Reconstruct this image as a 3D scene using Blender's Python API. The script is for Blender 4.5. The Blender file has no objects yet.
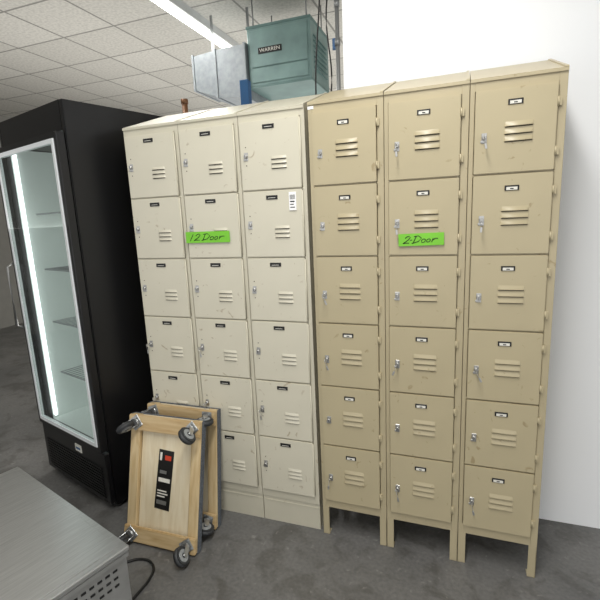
import bpy, bmesh, math, random
from mathutils import Vector, Matrix
random.seed(4)
S=bpy.context.scene; COL=S.collection
try: S.view_settings.view_transform='Standard'
except Exception: pass
PI=math.pi
# ------------------------------------------------ materials
def lin(c): 
    return tuple(((v/255)/12.92 if v/255<=.04045 else ((v/255+.055)/1.055)**2.4) for v in c)+(1,)
def mat(name,rgb,rough=.5,metal=0,var=.06,scale=6,bump=0,bscale=60,spec=.5,emit=0,rgb2=None,detail=4,scuff=0,stretch=None):
    m=bpy.data.materials.new(name); m.use_nodes=True; nt=m.node_tree; b=nt.nodes['Principled BSDF']
    b.inputs['Roughness'].default_value=rough; b.inputs['Metallic'].default_value=metal
    b.inputs['Specular IOR Level'].default_value=spec
    tc=nt.nodes.new('ShaderNodeTexCoord'); n=nt.nodes.new('ShaderNodeTexNoise')
    n.inputs['Scale'].default_value=scale; n.inputs['Detail'].default_value=detail
    if stretch:
        mp=nt.nodes.new('ShaderNodeMapping'); mp.inputs['Scale'].default_value=stretch
        nt.links.new(tc.outputs['Object'],mp.inputs['Vector']); nt.links.new(mp.outputs['Vector'],n.inputs['Vector'])
    else: nt.links.new(tc.outputs['Object'],n.inputs['Vector'])
    r=nt.nodes.new('ShaderNodeValToRGB'); c=lin(rgb)
    c2=lin(rgb2) if rgb2 else tuple(v*(1-var*2) for v in c[:3])+(1,)
    r.color_ramp.elements[0].position=.32; r.color_ramp.elements[1].position=.68
    r.color_ramp.elements[0].color=c2; r.color_ramp.elements[1].color=c
    nt.links.new(n.outputs['Fac'],r.inputs['Fac']); outc=r.outputs['Color']
    if scuff:
        gm=nt.nodes.new('ShaderNodeNewGeometry')
        n3=nt.nodes.new('ShaderNodeTexNoise'); n3.inputs['Scale'].default_value=17; n3.inputs['Detail'].default_value=7; n3.inputs['Distortion'].default_value=1.5
        nt.links.new(gm.outputs['Position'],n3.inputs['Vector'])
        r3=nt.nodes.new('ShaderNodeValToRGB'); r3.color_ramp.elements[0].position=.27; r3.color_ramp.elements[1].position=.335
        r3.color_ramp.elements[0].color=(scuff,scuff*.92,scuff*.82,1); r3.color_ramp.elements[1].color=(1,1,1,1)
        nt.links.new(n3.outputs['Fac'],r3.inputs['Fac'])
        mx=nt.nodes.new('ShaderNodeMixRGB'); mx.blend_type='MULTIPLY'; mx.inputs[0].default_value=1
        nt.links.new(outc,mx.inputs[1]); nt.links.new(r3.outputs['Color'],mx.inputs[2]); outc=mx.outputs[0]
    nt.links.new(outc,b.inputs['Base Color'])
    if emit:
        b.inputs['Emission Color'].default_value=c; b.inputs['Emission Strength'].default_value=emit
    if bump:
        n2=nt.nodes.new('ShaderNodeTexNoise'); n2.inputs['Scale'].default_value=bscale
        nt.links.new(tc.outputs['Object'],n2.inputs['Vector'])
        bp=nt.nodes.new('ShaderNodeBump'); bp.inputs['Strength'].default_value=bump; bp.inputs['Distance'].default_value=.004
        nt.links.new(n2.outputs['Fac'],bp.inputs['Height']); nt.links.new(bp.outputs['Normal'],b.inputs['Normal'])
    return m
CREAM=mat('cream_paint',(213,208,189),.34,var=.035,scale=3,bump=.06,bscale=12,scuff=.7)
CREAM2=mat('cream_trim_paint',(205,200,181),.36,var=.04,scale=5,scuff=.75)
TAN=mat('tan_paint',(187,175,143),.34,var=.04,scale=3,bump=.06,bscale=12,scuff=.74)
TAN2=mat('tan_frame_paint',(184,172,141),.36,var=.04,scale=5,scuff=.76)
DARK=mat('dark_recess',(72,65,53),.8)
SLOT=mat('dark_slot',(24,24,24),.8)
BLACKP=mat('black_plate',(22,22,22),.4)
CARD=mat('white_card',(232,230,220),.6,var=.06,scale=90)
PAPER=mat('white_paper',(250,250,250),.6,var=.01)
CHROME=mat('chrome',(196,196,194),.3,metal=.85,var=.05)
STEEL=mat('brushed_steel',(206,207,206),.30,metal=.78,var=.10,scale=5,stretch=(60,2,2))
GALV=mat('galvanised_sheet',(154,160,163),.5,metal=.2,rgb2=(138,144,148),scale=24,detail=5)
FRBLK=mat('black_enamel',(13,13,15),.35,var=.1)
FRFR=mat('black_door_frame',(20,20,22),.3)
LINER=mat('self_lit_white_liner',(186,194,190),.5,var=.02,emit=.3)  # emission stands in for light falling on the liner, which is no lamp
TRIM=mat('pale_door_trim',(232,236,238),.35,var=.02)
WIRE=mat('grey_wire',(150,152,154),.4,metal=.4)
LED=mat('lit_strip',(250,252,255),.5,emit=3)
WALL=mat('white_wall_paint',(242,244,246),.7,var=.012,scale=1.5,bump=.04)
WALL2=mat('far_wall_paint',(150,148,142),.8,var=.05)
TEAL=mat('teal_enamel',(136,166,162),.45,var=.14,scale=5)
TEALD=mat('teal_dark_enamel',(112,142,138),.45,var=.12,scale=5)
GREEN=mat('green_tape',(126,206,58),.55,var=.06,scale=14)
INK=mat('black_ink',(18,20,22),.6)
RUB=mat('rubber_tyre',(54,56,58),.55,var=.1)
HUB=mat('grey_hub',(160,164,166),.4,metal=.2)
ZINC=mat('zinc_fork',(178,180,180),.3,metal=.75)
CARPET=mat('grey_carpet',(106,112,120),.95,var=.25,scale=120,bump=.6,bscale=300)
RED=mat('red_print',(206,66,40),.5)
BLUE=mat('blue_rack_paint',(42,92,140),.5,var=.08)
COPPER=mat('brown_pipe',(132,92,62),.5,metal=.3)
CABLE=mat('black_cable',(20,20,20),.5)
CONDUIT=mat('grey_conduit',(150,152,152),.4,metal=.6)
LHOUSE=mat('white_fixture_enamel',(205,206,204),.5)
TUBE=mat('lit_tube',(255,255,250),.4,emit=4)
def wood(name,a,b2,ang=0):
    m=bpy.data.materials.new(name); m.use_nodes=True; nt=m.node_tree; b=nt.nodes['Principled BSDF']
    b.inputs['Roughness'].default_value=.55
    tc=nt.nodes.new('ShaderNodeTexCoord'); mp=nt.nodes.new('ShaderNodeMapping')
    mp.inputs['Scale'].default_value=(18,18,2.2) if ang==0 else (2.2,18,18)
    n=nt.nodes.new('ShaderNodeTexNoise'); n.inputs['Scale'].default_value=2.2; n.inputs['Detail'].default_value=6; n.inputs['Distortion'].default_value=.6
    r=nt.nodes.new('ShaderNodeValToRGB'); r.color_ramp.elements[0].position=.3; r.color_ramp.elements[1].position=.6
    r.color_ramp.elements[0].color=lin(b2); r.color_ramp.elements[1].color=lin(a)
    nt.links.new(tc.outputs['Object'],mp.inputs['Vector']); nt.links.new(mp.outputs['Vector'],n.inputs['Vector'])
    nt.links.new(n.outputs['Fac'],r.inputs['Fac']); nt.links.new(r.outputs['Color'],b.inputs['Base Color'])
    return m
WOODV=wood('pale_wood_upright_grain',(212,190,148),(188,160,114),0)
WOODP=wood('pale_plywood_panel',(230,218,190),(218,202,168),0)
WOODH=wood('pale_wood_cross_grain',(204,180,138),(180,150,104),1)
def glassmat():
    m=bpy.data.materials.new('door_glass'); m.use_nodes=True; nt=m.node_tree
    nt.nodes.remove(nt.nodes['Principled BSDF']); out=nt.nodes['Material Output']
    t=nt.nodes.new('ShaderNodeBsdfTransparent'); t.inputs['Color'].default_value=(.93,.96,.95,1)
    g=nt.nodes.new('ShaderNodeBsdfGlossy'); g.inputs['Roughness'].default_value=.05
    mx=nt.nodes.new('ShaderNodeMixShader'); mx.inputs[0].default_value=.12
    nt.links.new(t.outputs[0],mx.inputs[1]); nt.links.new(g.outputs[0],mx.inputs[2]); nt.links.new(mx.outputs[0],out.inputs['Surface'])
    return m
GLASS=glassmat()
def floormat():
    m=bpy.data.materials.new('sealed_concrete'); m.use_nodes=True; nt=m.node_tree; b=nt.nodes['Principled BSDF']
    L=nt.links.new; N=nt.nodes.new
    tc=N('ShaderNodeTexCoord')
    def noise(sc,d=6,dist=0):
        n=N('ShaderNodeTexNoise'); n.inputs['Scale'].default_value=sc; n.inputs['Detail'].default_value=d; n.inputs['Distortion'].default_value=dist
        L(tc.outputs['Object'],n.inputs['Vector']); return n
    def ramp(n,p0,c0,p1,c1):
        r=N('ShaderNodeValToRGB'); e=r.color_ramp.elements; e[0].position=p0;e[1].position=p1;e[0].color=c0;e[1].color=c1
        L(n.outputs['Fac'],r.inputs['Fac']); return r
    a=ramp(noise(1.6,8,.4),.3,lin((95,95,94)),.7,lin((119,118,116)))
    s=ramp(noise(6,8,1.2),.36,(.72,.71,.69,1),.50,(1,1,1,1))
    f=ramp(noise(60,5),.3,(.82,.82,.82,1),.7,(1.1,1.1,1.1,1))
    w=ramp(noise(30,6,.5),.64,(0,0,0,1),.78,(.11,.107,.10,1))
    m1=N('ShaderNodeMixRGB'); m1.blend_type='MULTIPLY'; m1.inputs[0].default_value=1; L(a.outputs[0],m1.inputs[1]); L(s.outputs[0],m1.inputs[2])
    m2=N('ShaderNodeMixRGB'); m2.blend_type='MULTIPLY'; m2.inputs[0].default_value=1; L(m1.outputs[0],m2.inputs[1]); L(f.outputs[0],m2.inputs[2])
    m3=N('ShaderNodeMixRGB'); m3.blend_type='ADD'; m3.inputs[0].default_value=1; L(m2.outputs[0],m3.inputs[1]); L(w.outputs[0],m3.inputs[2])
    L(m3.outputs[0],b.inputs['Base Color'])
    rr=ramp(noise(3,5),.3,(.36,.36,.36,1),.7,(.58,.58,.58,1)); L(rr.outputs[0],b.inputs['Roughness'])
    bp=N('ShaderNodeBump'); bp.inputs['Strength'].default_value=.2; bp.inputs['Distance'].default_value=.004
    L(noise(90,6).outputs['Fac'],bp.inputs['Height']); L(bp.outputs['Normal'],b.inputs['Normal'])
    return m
FLOOR=floormat()
def ceilmat():
    m=bpy.data.materials.new('suspended_ceiling_tiles'); m.use_nodes=True; nt=m.node_tree; b=nt.nodes['Principled BSDF']
    L=nt.links.new; N=nt.nodes.new
    tc=N('ShaderNodeTexCoord'); br=N('ShaderNodeTexBrick'); br.offset=0; br.squash=1
    br.inputs['Scale'].default_value=1; br.inputs['Brick Width'].default_value=.61; br.inputs['Row Height'].default_value=.61
    br.inputs['Mortar Size'].default_value=.012; br.inputs['Mortar Smooth'].default_value=.3
    br.inputs['Color1'].default_value=lin((212,209,201)); br.inputs['Color2'].default_value=lin((198,195,187)); br.inputs['Mortar'].default_value=lin((144,142,136))
    L(tc.outputs['Object'],br.inputs['Vector'])
    n=N('ShaderNodeTexNoise'); n.inputs['Scale'].default_value=40; L(tc.outputs['Object'],n.inputs['Vector'])
    r=N('ShaderNodeValToRGB'); r.color_ramp.elements[0].color=(.82,.82,.82,1); r.color_ramp.elements[1].color=(1,1,1,1); r.color_ramp.elements[0].position=.35; r.color_ramp.elements[1].position=.6
    L(n.outputs['Fac'],r.inputs['Fac'])
    mx=N('ShaderNodeMixRGB'); mx.blend_type='MULTIPLY'; mx.inputs[0].default_value=1; L(br.outputs['Color'],mx.inputs[1]); L(r.outputs[0],mx.inputs[2])
    L(mx.outputs[0],b.inputs['Base Color']); b.inputs['Roughness'].default_value=.9
    return m
CEIL=ceilmat()
# ------------------------------------------------ mesh builder
class MB:
    def __init__(s): s.bm=bmesh.new(); s.mats=[]
    def mi(s,m):
        if m not in s.mats: s.mats.append(m)
        return s.mats.index(m)
    def merge(s,t,m):
        i=s.mi(m); mp={}
        for v in t.verts: mp[v]=s.bm.verts.new(v.co)
        for f in t.faces:
            try:
                nf=s.bm.faces.new([mp[v] for v in f.verts]); nf.material_index=i; nf.smooth=f.smooth
            except ValueError: pass
        t.free()
    def box(s,x0,x1,y0,y1,z0,z1,m,bev=0,seg=1,M=None):
        t=bmesh.new(); bmesh.ops.create_cube(t,size=1)
        for v in t.verts: v.co=Vector((x0+(v.co.x+.5)*(x1-x0),y0+(v.co.y+.5)*(y1-y0),z0+(v.co.z+.5)*(z1-z0)))
        if bev: bmesh.ops.bevel(t,geom=t.edges[:],offset=bev,segments=seg,affect='EDGES')
        if M: bmesh.ops.transform(t,matrix=M,verts=t.verts)
        s.merge(t,m)
    def cyl(s,p0,p1,r,m,n=16,r2=None,bev=0):
        p0=Vector(p0);p1=Vector(p1);d=p1-p0
        t=bmesh.new(); bmesh.ops.create_cone(t,cap_ends=True,segments=n,radius1=r,radius2=r if r2 is None else r2,depth=d.length)
        for f in t.faces:
            if len(f.verts)==4: f.smooth=True
        if bev:
            bmesh.ops.bevel(t,geom=[e for e in t.edges if any(len(f.verts)>4 for f in e.link_faces)],offset=bev,segments=2,affect='EDGES')
        M=Matrix.Translation((p0+p1)/2)@d.to_track_quat('Z','Y').to_matrix().to_4x4()
        bmesh.ops.transform(t,matrix=M,verts=t.verts); s.merge(t,m)
    def tube(s,pts,r,m,n=8):
        pts=[Vector(p) for p in pts]; i=s.mi(m); rings=[]
        for k,p in enumerate(pts):
            d=(pts[min(k+1,len(pts)-1)]-pts[max(k-1,0)]).normalized()
            q=d.to_track_quat('Z','Y')
            rings.append([s.bm.verts.new(p+q@Vector((r*math.cos(2*PI*a/n),r*math.sin(2*PI*a/n),0))) for a in range(n)])
        for k in range(len(rings)-1):
            for a in range(n):
                f=s.bm.faces.new([rings[k][a],rings[k][(a+1)%n],rings[k+1][(a+1)%n],rings[k+1][a]]); f.material_index=i; f.smooth=True
        for rg in (rings[0][::-1],rings[-1]):
            f=s.bm.faces.new(rg); f.material_index=i
    def poly(s,prof,axis,a0,a1,m):
        i=s.mi(m)
        def P(p,a):
            return {'x':(a,p[0],p[1]),'y':(p[0],a,p[1]),'z':(p[0],p[1],a)}[axis]
        A=[s.bm.verts.new(P(p,a0)) for p in prof];B=[s.bm.verts.new(P(p,a1)) for p in prof]
        n=len(prof); fs=[s.bm.faces.new(A),s.bm.faces.new(B[::-1])]
        for k in range(n): fs.append(s.bm.faces.new([A[k],B[k],B[(k+1)%n],A[(k+1)%n]]))
        for f in fs: f.material_index=i
    def hexa(s,c8,m):
        i=s.mi(m); v=[s.bm.verts.new(c) for c in c8]
        for q in ((0,1,2,3),(7,6,5,4),(0,4,5,1),(1,5,6,2),(2,6,7,3),(3,7,4,0)):
            f=s.bm.faces.new([v[k] for k in q]); f.material_index=i
    def build(s,name,parent=None,loc=(0,0,0),rotz=0):
        bmesh.ops.recalc_face_normals(s.bm,faces=s.bm.faces)
        me=bpy.data.meshes.new(name); s.bm.to_mesh(me); s.bm.free()
        for m in s.mats: me.materials.append(m)
        o=bpy.data.objects.new(name,me); COL.objects.link(o); o.location=loc; o.rotation_euler=(0,0,rotz)
        if parent: o.parent=parent
        return o
def tag(o,label,cat,group=None):
    o['label']=label; o['category']=cat
    if group: o['group']=group
    return o
def thing(name,label,cat,loc,rotz=0,group=None):
    o=bpy.data.objects.new(name,None); COL.objects.link(o); o.location=loc; o.rotation_euler=(0,0,rotz); o.empty_display_size=.1
    return tag(o,label,cat,group)
def struct(o): o['kind']='structure'; return o
def copy_tree(o,parent):
    c=o.copy(); COL.objects.link(c); c.parent=parent
    for ch in list(o.children): copy_tree(ch,c)
    return c
def textmesh(txt,size,m,name,parent,loc,rot,shear=0,depth=.0005,sx=1):
    cu=bpy.data.curves.new(name,'FONT'); cu.body=txt; cu.size=size; cu.extrude=depth; cu.shear=shear; cu.align_x='CENTER'; cu.align_y='CENTER'
    t=bpy.data.objects.new('tmp',cu); COL.objects.link(t); bpy.context.view_layer.update()
    me=bpy.data.meshes.new_from_object(t.evaluated_get(bpy.context.evaluated_depsgraph_get())); bpy.data.objects.remove(t)
    me.materials.clear(); me.materials.append(m)
    o=bpy.data.objects.new(name,me); COL.objects.link(o); o.parent=parent; o.location=loc; o.rotation_euler=rot; o.scale=(sx,1,1)
    return o
# ------------------------------------------------ camera (photo solve)
F,PIT,ROL,H=438.1,.192,.0452,1.6065
cd=bpy.data.cameras.new('camera'); cam=bpy.data.objects.new('camera',cd); COL.objects.link(cam)
cd.sensor_fit='AUTO'; cd.sensor_width=36; cd.lens=F/600*36; cd.clip_start=.01
c,s_=math.cos(ROL),math.sin(ROL)
Rv=Vector((1,0,0)); Uv=Vector((0,math.sin(PIT),math.cos(PIT))); Fv=Vector((0,math.cos(PIT),-math.sin(PIT)))
right=c*Rv-s_*Uv; up=s_*Rv+c*Uv
M=Matrix.Identity(4)
for i in range(3): M[i][0]=right[i];M[i][1]=up[i];M[i][2]=-Fv[i]
M[0][3],M[1][3],M[2][3]=0,0,H
cam.matrix_world=M; S.camera=cam
# ------------------------------------------------ room shell, turned with the locker line
A=-.3505; HC=3.4
b=MB(); b.box(-7,7,-4,9.2,-.1,0,FLOOR); struct(b.build('floor',rotz=A))
b=MB(); b.box(-7,7,-4,9.2,HC,HC+.08,CEIL); struct(b.build('ceiling',rotz=A))
b=MB(); b.box(-7,7,9.0,9.15,0,HC,WALL2); struct(b.build('wall_far',rotz=A))
b=MB(); b.box(-7.1,-7,-4,9.1,0,HC,WALL2); struct(b.build('wall_left',rotz=A))
b=MB(); b.box(-.556,6,2.30,2.45,0,HC,WALL); struct(b.build('wall_back',rotz=A))
# ------------------------------------------------ lockers
def door_mesh(w,h,paint,style):
    b=MB()
    b.box(0,w,-.012,.004,0,h,paint,bev=.0025,seg=2)
    b.box(.004,w-.004,.004,.012,.004,h-.004,paint)
    if style=='tan': cx,z0,lw,n,dz=w*.55,h*.375,.100,3,.026
    else: cx,z0,lw,n,dz=w*.65,h*.30,.078,3,.020
    hh=dz*.70
    for k in range(n):
        z=z0+k*dz
        i=b.mi(paint); segs=6; x0=cx-lw/2; x1=cx+lw/2; e=.006
        rows=[]
        for q in range(segs+1):
            t=q/segs; zz=z+hh*(1-t); yy=-.0119-.0060*t**1.1
            yi=-.0119
            ins=e*(1-t)*.6
            rows.append([b.bm.verts.new((x0+ins,yi,zz)),b.bm.verts.new((x0+e,yy,zz)),b.bm.verts.new((x1-e,yy,zz)),b.bm.verts.new((x1-ins,yi,zz))])
        for q in range(segs):
            for a in range(3):
                f=b.bm.faces.new([rows[q][a],rows[q+1][a],rows[q+1][a+1],rows[q][a+1]]); f.material_index=i; f.smooth=(a==1)
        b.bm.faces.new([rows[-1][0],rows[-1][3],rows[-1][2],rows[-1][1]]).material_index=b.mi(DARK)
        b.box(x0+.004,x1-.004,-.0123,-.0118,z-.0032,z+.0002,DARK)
    return b
def make_door(w,h,paint,style):
    d=door_mesh(w,h,paint,style).build('door')
    b=MB()
    pw,ph=(.050,.019) if style=='tan' else (.056,.018)
    zc=h-(.050 if style=='tan' else .030)
    px=w*.5
    b.box(px-pw/2,px+pw/2,-.0155,-.0118,zc-ph/2,zc+ph/2,BLACKP,bev=.001)
    if style=='tan': 
        b.box(px-pw/2+.006,px+pw/2-.006,-.0163,-.0150,zc-ph/2+.002,zc+ph/2-.006,CARD)
        b.box(px-.006,px+.006,-.0166,-.0160,zc-.005,zc-.001,INK)
    else:
        b.box(px-pw/2+.010,px+pw/2-.010,-.0163,-.0150,zc-.003,zc-.001,CARD)
    b.build('number_plate',d)
    lx=.034 if style=='tan' else .028; lz=h*.44 if style=='tan' else h*.5
    b=MB()
    b.box(lx-.0095,lx+.0095,-.0142,-.0118,lz-.020,lz+.017,CHROME,bev=.001)
    b.cyl((lx,-.012,lz),(lx,-.026,lz),.0082,CHROME,16,bev=.0015)
    b.box(lx-.001,lx+.001,-.0268,-.0258,lz-.005,lz+.005,SLOT)
    b.box(lx-.013,lx+.003,-.0165,-.0140,lz-.017,lz-.0095,CHROME,bev=.0007)
    b.build('lock',d)
    if style=='cream':
        for q in (.040,-.040):
            b=MB(); b.cyl((lx,-.011,lz+q),(lx,-.0135,lz+q),.0024,DARK,10); b.build('rivet',d)
    hx=w+.002
    if style=='cream':
        b=MB(); b.cyl((hx,-.008,.006),(hx,-.008,h-.006),.0026,paint,8); b.build('hinge',d)
    else:
        for z in ((h*.22,h*.78)):
            b=MB()
            b.cyl((hx,-.010,z-.016),(hx,-.010,z+.016),.0038,paint,10)
            b.box(hx-.001,hx+.010,-.010,-.0005,z-.014,z+.014,paint)
            b.build('hinge',d)
    return d
def key_mesh():
    b=MB()
    b.box(-.0009,.0009,-.044,-.0255,-.003,.003,CHROME)
    b.cyl((-.001,-.046,0),(.001,-.046,0),.0085,CHROME,14)
    pts=[(0,-.049+.005*math.sin(a),-.014-.011*math.cos(a)) for a in [k*PI/8 for k in range(17)]]
    b.tube(pts,.0008,CHROME,6)
    b.box(-.004,.004,-.052,-.049,-.044,-.024,CHROME,bev=.0007)
    return b
KEY=key_mesh().build('key'); 
def locker_bank(name,label,loc,rot,w,zb,p,ztop,D,paint,frame,style,dl,dr,rise):
    r=thing(name,label,'lockers',loc,rot)
    rows=6; n=3
    b=MB(); g=.001
    for j in range(n):
        x0=j*w+g; x1=(j+1)*w-g; z0=zb-.045
        b.box(x0,x0+.004,.004,D,z0,ztop-.002,frame); b.box(x1-.004,x1,.004,D,z0,ztop-.002,frame)
        b.box(x0,x1,D-.003,D,z0,ztop,frame)
        b.box(x0,j*w+dl-.002,0,.02,z0,ztop,frame,bev=.0012)
        b.box((j+1)*w-dr+.002,x1,0,.02,z0,ztop,frame,bev=.0012)
        for k in range(rows+1):
            z=zb+k*p
            if k==0: b.box(j*w+dl-.002,(j+1)*w-dr+.002,0.0005,.02,z0,z+.002,frame)
            elif k==rows: b.box(j*w+dl-.002,(j+1)*w-dr+.002,0.0005,.02,z-.004,ztop,frame)
            else: b.box(j*w+dl-.002,(j+1)*w-dr+.002,0.002,D-.01,z-.005,z+.001,frame)
        b.box(x0,x1,.02,D,z0,z0+.004,frame)
    b.build('cabinet_frame',r)
    for j in range(n):
        b=MB(); e=.0014 if style=='tan' else .0009; x0=j*w+e; x1=(j+1)*w-e
        b.poly([(-.005,ztop-.008),(-.005,ztop+.004),(D,ztop+rise),(D,ztop-.004),(.003,ztop-.004)],'x',x0,x1,frame)
        b.poly([(-.006,ztop+.0042),(-.001,ztop+.010),(D,ztop+rise+.004),(D,ztop+rise-.001)],'x',x1-.012,x1,frame)
        b.build('sloping_top',r)
    dw=w-dl-dr; dh=p-.006
    proto=make_door(dw,dh,paint,style)
    first=True
    for j in range(n):
        for k in range(rows):
            d=proto if first else copy_tree(proto,r)
            first=False
            d.parent=r; d.location=(j*w+dl,0,zb+k*p+.001)
    doors=[o for o in r.children if o.name.startswith('door')]
    for d in doors:
        if random.random()<(.62 if style=='tan' else .4):
            kk=KEY.copy(); COL.objects.link(kk); kk.parent=d
            lx=.034 if style=='tan' else .028; lz=dh*.44 if style=='tan' else dh*.5
            kk.location=(lx,0,lz); kk.rotation_euler=(0,random.uniform(-.5,.5),0)
    return r
TX,TY,TYAW,TW,TZB,TZT=.0678,1.9806,-.3561,.3224,.2008,2.0669
WX,WY,WYAW,WW,WZB,WZT,WP=-.8475,2.3208,-.3453,.3193,.1929,2.0638,.3063
cream=locker_bank('locker_bank','cream metal locker bank with eighteen doors and black number plates behind the two dollies',(WX,WY,0),WYAW,WW,WZB,WP,WZT,.38,CREAM,CREAM2,'cream',.010,.022,.135)
for j in range(3):
    b=MB(); b.box(j*WW+.002,(j+1)*WW-.002,.006,.02,0,WZB-.045,CREAM2,bev=.001)
    b.box(j*WW+.002,(j+1)*WW-.002,.004,.008,.118,.126,CREAM2)
    for x in (j*WW+.002,(j+1)*WW-.006): b.box(x,x+.004,.018,.378,0,WZB-.044,CREAM2)
    b.build('kick_panel',cream)
tan=locker_bank('locker_bank','tan metal locker bank with eighteen doors standing on short open legs',(TX,TY,0),TYAW,TW,TZB,.305,TZT,.38,TAN,TAN2,'tan',.020,.030,.135)
for j in range(4):
    for y in (0,.345):
        for sd in (-1,1):
            if (j==0 and sd<0) or (j==3 and sd>0): continue
            b=MB()
            a0,a1=sorted((j*TW+sd*.001,j*TW+sd*.033)); in0,in1=sorted((j*TW+sd*.001,j*TW+sd*.004))
            if y==0: b.box(a0,a1,0,.003,0,TZB-.044,TAN2); b.box(in0,in1,.0,.04,0,TZB-.044,TAN2); b.box(a0,a1,.0,.04,0,.003,TAN2)
            else: b.box(a0,a1,.377,.38,0,TZB-.044,TAN2); b.box(in0,in1,.34,.38,0,TZB-.044,TAN2); b.box(a0,a1,.34,.38,0,.003,TAN2)
            b.build('leg',tan)
bpy.data.objects.remove(KEY)
# tape, tags
def lockpt(loc,yaw,x,y,z):
    return (loc[0]+x*math.cos(yaw)-y*math.sin(yaw),loc[1]+x*math.sin(yaw)+y*math.cos(yaw),z)
def ring(cx,sc=1): return [(cx+.19*sc*math.cos(a),.27+.25*sc*math.sin(a)) for a in [k*PI/6+.6 for k in range(13)]]
TWO=[(-.02,.74),(.08,.95),(.28,1.04),(.46,.84),(.34,.48),(-.04,.0),(.2,.07),(.56,.02)]
DOOR=[[(1.02,1.04),(.94,-.04)],[(.78,.92),(1.2,1.02),(1.58,.68),(1.42,.2),(.82,-.05)],ring(1.88),ring(2.36,.9),[(2.72,.56),(2.74,.0)],[(2.74,.28),(2.92,.52),(3.2,.50)]]
def tape(loc,yaw,x0,x1,zc,h,tilt,label,tsc,tx,strokes,rise):
    t=thing('tape_strip',label,'tape',lockpt(loc,yaw,x0,-.0192,zc),yaw,'green tape strips with handwriting')
    b=MB(); W=x1-x0; M=Matrix.Rotation(tilt,4,'Y')
    b.box(0,W,-.0008,.0008,-h/2,h/2,GREEN,M=M); b.build('tape',t)
    hh=h*.56
    b=MB()
    for st in strokes:
        b.tube([M@Vector((tx+(p[0]+.28*p[1])*tsc,-.0012,-hh/2+p[1]*hh+p[0]*rise)) for p in st],.0017,INK,6)
    b.build('handwriting',t)
tape((WX,WY),WYAW,WW+.004,WW+.247,1.520,.054,.0,'green tape reading 12 Door on a cream locker door',.050,.048,[[(-.38,1.0),(-.46,-.02)],TWO]+DOOR,.0008)
tape((TX,TY),TYAW,TW+.060,TW+.24,1.484,.050,-.02,'green tape reading 2-Door on a tan locker door',.041,.020,[TWO,[(.56,.42),(.74,.46)]]+DOOR,.0006)
b=MB(); b.box(-.017,.017,-.002,.002,-.040,.040,PAPER,bev=.0003)
for k in range(7): b.box(-.012+k*.0036,-.0102+k*.0036,-.0026,-.0018,.008,.028,INK)
b.box(-.012,.010,-.0026,-.0018,-.004,.001,INK); b.box(-.012,.005,-.0026,-.0018,-.016,-.012,INK); b.box(-.012,.010,-.0026,-.0018,-.029,-.025,INK)
o=b.build('price_tag',loc=lockpt((WX,WY),WYAW,2*WW+.254,-.0150,1.668),rotz=WYAW)
tag(o,'small white upright barcode tag stuck on a cream locker door','tag')
b=MB(); b.box(-.013,.013,-.001,.0004,-.006,.006,PAPER)
o=b.build('paper_sticker',loc=lockpt((TX,TY),TYAW,.014,-.0008,2.048),rotz=TYAW)
tag(o,'tiny white sticker at the upper corner of the tan lockers','sticker')
# ------------------------------------------------ dollies
def caster(parent,x,z,ang):
    b=MB()
    b.box(-.032,.032,-.004,0,-.028,.028,ZINC,bev=.001)
    for sx in (-1,1):
        for sz in (-1,1): b.cyl((sx*.025,-.003,sz*.02),(sx*.025,-.008,sz*.02),.005,HUB,8)
    b.cyl((0,-.004,0),(0,-.016,0),.022,ZINC,18,bev=.002)
    for sx in (-1,1):
        b.poly([(-.014,.014),(-.014,-.016),(-.048,-.034),(-.060,-.036),(-.066,-.026),(-.060,-.016),(-.03,.006)],'x',sx*.020-.0012,sx*.020+.0012,ZINC)
    b.box(-.019,.019,-.018,-.013,-.022,.018,ZINC)
    cst=b.build('caster',parent); cst.location=(x,-.044,z); cst.rotation_euler=(0,ang,0)
    b=MB(); R=.045
    b.cyl((-.0145,-.060,-.022),(.0145,-.060,-.022),R,RUB,32,bev=.006)
    b.cyl((-.0160,-.060,-.022),(.0160,-.060,-.022),R*.64,HUB,24,bev=.001)
    b.cyl((-.0175,-.060,-.022),(.0175,-.060,-.022),R*.25,RUB,16)
    b.cyl((-.024,-.060,-.022),(.024,-.060,-.022),.005,ZINC,10)
    b.build('wheel',cst)
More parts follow.
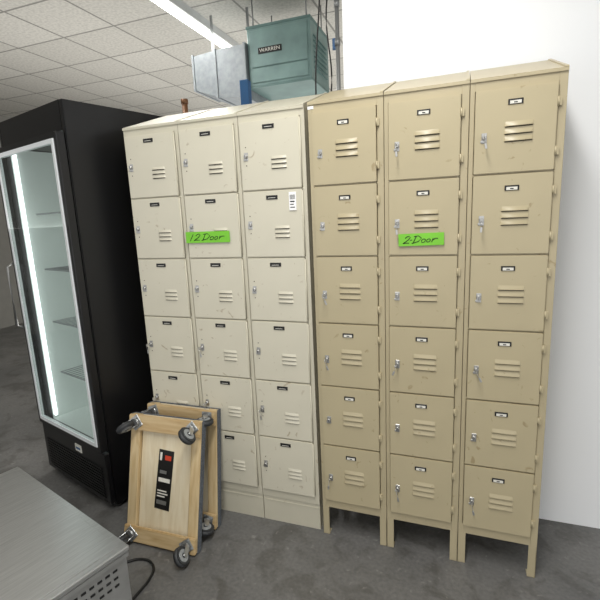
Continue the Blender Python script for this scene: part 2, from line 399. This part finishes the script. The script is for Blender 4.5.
def dolly(label,loc,rotz,tilt,W,L,angs,sticker):
    r=thing('furniture_dolly',label,'dolly',loc,rotz,'furniture dollies leaned on the lockers')
    r.rotation_mode='XYZ'; r.rotation_euler=(-tilt,0,rotz)
    bw=.078
    for x0 in (0,W-.055):
        b=MB(); b.box(x0,x0+.055,-.032,-.004,.002,L-.002,WOODV,bev=.003); b.build('side_rail',r)
    b=MB(); b.box(.0585,W-.0585,-.012,-.005,.004,L-.004,WOODP,bev=.001); b.build('centre_panel',r)
    for z0 in (0,L-bw):
        b=MB(); b.box(-.002,W+.002,-.050,-.0322,z0,z0+bw,WOODH,bev=.004,seg=2); b.build('end_rail',r)
    b=MB()
    b.box(0,W,-.0038,.006,0,L,CARPET,bev=.001)
    for x in (-.0045,W+.0005): b.box(x,x+.004,-.026,.006,.0,L,CARPET,bev=.001)
    b.build('carpet_pad',r)
    for (x,z),a in zip(((.045,.040),(W-.045,.040),(.045,L-.038),(W-.045,L-.038)),angs):
        caster(r,x,z,a); 
    for o in r.children:
        if o.name.startswith('caster'): o.location.y=-.050
    if sticker:
        Mx=Matrix.Translation((W*.5-.006,.004,L*.50))@Matrix.Rotation(.06,4,'Y')
        b=MB(); b.box(-.044,.044,-.0175,-.0158,-.150,.150,BLACKP,M=Mx)
        o=b.build('sticker',r)
        b=MB()
        b.box(-.006,.030,-.0182,-.0173,.100,.124,RED,M=Mx)
        b.build('red_printing',o)
        for (u0,u1,w0,w1,m_) in ((-.036,-.024,.095,.135,CARD),(-.034,.034,-.012,.008,CARD),(-.030,.010,.030,.046,ZINC),(-.034,.020,-.06,-.054,CARD),(-.034,.028,-.074,-.068,CARD),(-.034,.012,-.088,-.082,CARD),(-.034,.024,-.125,-.105,ZINC)):
            b=MB(); b.box(u0,u1,-.0182,-.0173,w0,w1,m_,M=Mx); b.build('white_printing',o)
    return r
dr=-.33
v=(-math.sin(dr),math.cos(dr))
dolly('nearer wooden furniture dolly with a black sticker, leaned in front of another dolly',(-.956+.042*v[0],1.984+.042*v[1],.001),dr,.24,.415,.64,(.7,-.6,.9,-.8),True)
dolly('farther carpet-edged wooden furniture dolly, half hidden between the other dolly and the cream lockers',(-.885+.03*v[0],2.185+.03*v[1],.001),WYAW,.145,.42,.63,(.6,-1.4,1.2,-1.6),False)
# ------------------------------------------------ display fridge
FR=-.6435
fr=thing('display_fridge','tall black glass-door display fridge beside the cream lockers','fridge',(-1.092,2.235,0),FR)
FW,FD,FH=.76,.80,2.2
b=MB()
b.box(-.03,0,.0,FD,.03,FH,FRBLK,bev=.004,seg=2); b.box(-FW,-FW+.03,.0,FD,.03,FH,FRBLK,bev=.004,seg=2)
b.box(-FW+.03,-.03,FD-.03,FD,.03,FH,FRBLK); b.box(-FW+.03,-.03,.0,FD-.03,FH-.14,FH,FRBLK); b.box(-FW+.03,-.03,.03,FD-.03,.03,.36,FRBLK)
b.build('cabinet',fr)
b=MB()
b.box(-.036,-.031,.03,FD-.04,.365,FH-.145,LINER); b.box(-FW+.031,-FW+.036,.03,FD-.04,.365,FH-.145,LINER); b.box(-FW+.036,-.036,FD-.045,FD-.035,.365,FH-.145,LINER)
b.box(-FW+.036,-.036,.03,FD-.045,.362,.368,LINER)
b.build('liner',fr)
for k in range(4):
    b=MB(); z=.66+k*.34
    b.tube([(-FW+.04,.12,z),(-.04,.12,z)],.005,WIRE); b.tube([(-FW+.04,.70,z),(-.04,.70,z)],.005,WIRE)
    for q in range(18): b.tube([(-FW+.05+q*.0385,.12,z+.004),(-FW+.05+q*.0385,.70,z+.004)],.0025,WIRE,6)
    b.build('shelf',fr)
for x in (-.065,-FW+.045):  # the strip on the left jamb is added to brighten the interior
    b=MB(); b.box(x,x+.02,.032,.05,.39,FH-.17,LED,bev=.003); b.build('light_strip',fr)
b=MB()
x0,x1,z0,z1=-FW+.01,-.006,.37,FH-.15
fw=.030
b.box(x0,x0+fw,-.045,-.003,z0,z1,FRFR,bev=.003); b.box(x1-fw,x1,-.045,-.003,z0,z1,FRFR,bev=.003)
b.box(x0+fw-.004,x1-fw+.004,-.045,-.003,z0,z0+fw,FRFR); b.box(x0+fw-.004,x1-fw+.004,-.045,-.003,z1-fw,z1,FRFR)
dd=b.build('door',fr)
b=MB(); tw=.022; a0,a1,c0,c1=x0+fw,x1-fw,z0+fw,z1-fw
b.box(a0,a0+tw,-.050,-.030,c0,c1,TRIM,bev=.002); b.box(a1-tw,a1,-.050,-.030,c0,c1,TRIM,bev=.002)
b.box(a0+tw-.003,a1-tw+.003,-.050,-.030,c0,c0+tw,TRIM); b.box(a0+tw-.003,a1-tw+.003,-.050,-.030,c1-tw,c1,TRIM)
b.build('glass_trim',dd)
b=MB(); b.box(a0+tw,a1-tw,-.047,-.042,c0+tw,c1-tw,GLASS); b.build('glass_pane',dd)
b=MB(); b.tube([(x0+.015,-.045,1.0),(x0+.015,-.085,1.02),(x0+.015,-.085,1.38),(x0+.015,-.045,1.4)],.009,CHROME); b.build('handle',dd)
b=MB()
b.box(-FW+.005,-.005,-.030,-.001,.05,.355,FRFR,bev=.003)
for k in range(11): b.box(-FW+.05,-.05,-.036,-.029,.075+k*.018,.083+k*.018,BLACKP)
b.build('kick_grille',fr)
for x in (-FW+.06,-.06):
    for y in (.06,FD-.06):
        b=MB(); b.cyl((x,y,0),(x,y,.032),.02,RUB,14); b.build('foot',fr)
b=MB(); b.box(-.33,-.26,-.0345,-.030,.29,.335,CARD,bev=.001); b.box(-.32,-.27,-.0352,-.0343,.305,.318,BLUE); b.build('badge',fr)
# ------------------------------------------------ stainless cabinet
st=thing('steel_cabinet','low stainless steel appliance with vent slots, beside the black fridge base','appliance',(-.669,1.407,0),FR)
b=MB(); b.box(-.95,-.008,-.595,-.005,.05,.415,STEEL,bev=.006,seg=2); b.box(-.955,0,-.602,0,.405,.428,STEEL,bev=.003,seg=2); b.build('body',st)
b=MB(); b.box(-.955,.004,-.604,.004,.4285,.45,STEEL,bev=.005,seg=3)
b.box(-.93,-.022,-.58,-.022,.4505,.4535,STEEL,bev=.0012); b.build('top_plate',st)
for k in range(3):
    for q in range(17):
        y=-.52+q*.029; z=.378-k*.030
        b=MB(); M2=Matrix.Translation((-.008,y,z))
        b.box(-.001,.0020,-.0085,.0085,-.0045,.0045,SLOT,bev=.0006,M=M2); b.build('vent_slot',st)
for x in (-.9,-.05):
    for y in (-.55,-.05):
        b=MB(); b.cyl((x,y,0),(x,y,.052),.018,RUB,14); b.build('foot',st)
def wpt(px,py,Y):
    dx,dy=px-300,py-300; x=(dx*c-dy*s_)/F; y=-(dx*s_+dy*c)/F
    d=Rv*x+Uv*y+Fv; t=Y/d.y
    return Vector((0,0,H))+d*t
CP=[(-.98,1.72),(-.93,1.80),(-.86,1.845),(-.79,1.84),(-.745,1.79),(-.745,1.72),(-.77,1.65),(-.80,1.57),(-.82,1.50)]
pts=[]
for k in range(len(CP)-1):
    p0=CP[max(k-1,0)];p1=CP[k];p2=CP[k+1];p3=CP[min(k+2,len(CP)-1)]
    for q in range(5):
        t=q/5
        f=lambda a,b_,c_,d_: .5*(2*b_+(c_-a)*t+(2*a-5*b_+4*c_-d_)*t*t+(3*b_-a-3*c_+d_)*t**3)
        pts.append((f(p0[0],p1[0],p2[0],p3[0]),f(p0[1],p1[1],p2[1],p3[1]),.007))
b=MB(); b.tube(pts,.006,CABLE); tag(b.build('power_cord'),'black cord curving on the floor between the steel appliance and the dolly','cord')
# ------------------------------------------------ heater unit and duct near the ceiling
hu=thing('heater_unit','teal metal air handling unit hanging from the ceiling above the cream lockers','heater',(-.343,4.0,2.68),A)
b=MB(); b.box(0,.553,0,.52,0,.46,TEAL,bev=.006); b.box(-.006,.559,-.006,.526,.45,.47,TEALD,bev=.002); b.box(-.006,.559,-.006,.526,-.008,.012,TEALD,bev=.002)
b.build('casing',hu)
for x0,x1,z0,z1 in ((.025,.53,.03,.14),(.025,.53,.15,.43)):
    b=MB(); b.box(x0,x1,-.010,-.0005,z0,z1,TEAL,bev=.003); b.build('access_panel',hu)
for k in range(7):
    b=MB(); z=.10+k*.04; b.poly([(.553,z+.02),(.568,z),(.553,z)],'y',.08,.44,TEALD); b.build('side_louvre',hu)
b=MB(); b.box(.10,.31,-.016,-.0102,.245,.293,BLACKP,bev=.002); o=b.build('nameplate',hu)
textmesh('WARREN',.038,CARD,'lettering',o,(.205,-.0166,.268),(PI/2,0,0),sx=1.15)
for x in (.04,.51):
    for y in (.05,.47):
        b=MB(); b.cyl((x,y,.465),(x,y,HC-2.68),.006,CONDUIT,8); b.build('hanger_rod',hu)
du=thing('air_duct','grey galvanised sheet metal duct joined to the left of the teal unit','duct',(-.343,4.0,2.68),A)
b=MB()
b.hexa([(-.30,-.02,-.04),(-.0065,-.03,-.075),(-.0065,.46,-.075),(-.30,.44,-.04),(-.30,-.02,.335),(-.0065,-.03,.34),(-.0065,.46,.34),(-.30,.44,.335)],GALV)
b.hexa([(-.53,-.0,.05),(-.3005,-.02,-.04),(-.3005,.44,-.04),(-.53,.42,.05),(-.53,-.0,.325),(-.3005,-.02,.335),(-.3005,.44,.335),(-.53,.42,.325)],GALV)
b.box(-.026,-.0068,-.040,.470,-.084,.350,GALV)
b.box(-.310,-.292,-.030,.450,-.050,.345,GALV)
b.box(-.542,-.524,-.010,.430,.040,.335,GALV)
b.build('sheet_body',du)
for x in (-.46,-.1):
    b=MB(); b.box(x,x+.025,.22,.224,.30,HC-2.68,CONDUIT); b.build('hanger_strap',du)
# ------------------------------------------------ ceiling light
cl=thing('ceiling_light','long fluorescent strip light under the tiled ceiling, over the fridge','light',(0,0,HC),A)
b=MB(); b.poly([(-2.385,-.0),(-2.215,-.0),(-2.235,-.055),(-2.365,-.055)],'y',2.1,4.55,LHOUSE); b.build('housing',cl)
for x in (-2.330,-2.270):
    b=MB(); b.cyl((x,2.14,-.068),(x,4.51,-.068),.012,TUBE,12); b.build('tube',cl)
# ------------------------------------------------ posts, conduit, cables
b=MB(); b.box(-.03,.03,-.025,.025,0,2.50,BLUE,bev=.002)
tag(b.build('rack_post',loc=(-.30,3.15,0),rotz=A),'blue steel rack post rising behind the cream lockers under the duct','post')
b=MB(); b.cyl((0,0,0),(0,0,2.385),.019,COPPER,14)
b.cyl((0,0,2.37),(0,0,2.40),.024,COPPER,14)
tag(b.build('brown_pipe',loc=(-.715,3.15,0)),'short brown pipe end rising between fridge and lockers','pipe')
p=wpt(338,60,2.75)
b=MB(); b.cyl((p.x,p.y,0),(p.x,p.y,HC),.012,CONDUIT,12)
for z in (2.55,2.75,3.1): b.cyl((p.x,p.y,z),(p.x,p.y,z+.035),.016,CONDUIT,12)
tag(b.build('conduit'),'grey vertical electrical conduit beside the white wall edge','conduit')
for i,(xa,xb,lab) in enumerate(((319,318,'black cable hanging beside the right face of the teal unit'),(331,328,'looping black cable hanging nearest to the grey conduit'))):
    YY=3.0+.08*i
    P0=wpt(xa,0,YY);P1=wpt(xb,100,YY)
    pts=[]
    for k in range(24):
        t=k/23; q=Vector((P0.x,YY,HC)).lerp(Vector((P1.x,YY,P1.z-.25)),t); q.x+=.018*math.sin(t*PI*(2+i*1.5)); pts.append(q)
    b=MB(); b.tube(pts,.005,CABLE); tag(b.build('cable'),lab,'cable','hanging black cables')
b=MB(); p=wpt(334,45,2.78); b.box(p.x-.010,p.x+.012,p.y-.02,p.y+.0,p.z-.03,p.z+.03,BLUE,bev=.003)
tag(b.build('junction_box'),'small blue box fixed on the grey conduit','box')
# ------------------------------------------------ light
w=bpy.data.worlds.new('world'); S.world=w; w.use_nodes=True
w.node_tree.nodes['Background'].inputs[0].default_value=(.985,.985,.985,1); w.node_tree.nodes['Background'].inputs[1].default_value=1.2
def area(name,loc,rot,sx,sy,e,col=(1,.985,.95)):
    l=bpy.data.lights.new(name,'AREA'); l.shape='RECTANGLE'; l.size=sx; l.size_y=sy; l.energy=e; l.color=col
    o=bpy.data.objects.new(name,l); COL.objects.link(o); o.location=loc; o.rotation_euler=rot; return o
def rl(s,d,z): return (s*math.cos(A)-d*math.sin(A), s*math.sin(A)+d*math.cos(A), z)
area('lamp_over_aisle',rl(-.3,.2,3.3),(0,0,A),.3,2.4,80)
area('lamp_fluorescent',rl(-2.3,3.3,3.28),(0,0,A),.15,2.4,30)
area('lamp_far',rl(-2,6.8,3.25),(0,0,A),.3,2.4,60)
area('ceiling_fill_far',rl(-2,5.8,1.6),(PI,0,A),5,5,95)  # added fill aimed up to brighten the far ceiling, no fixture there
area('ceiling_fill_near',rl(-3.6,2.2,1.6),(PI,0,A),2.5,4,28)  # second added fill, lifts the nearer ceiling without any real fitting
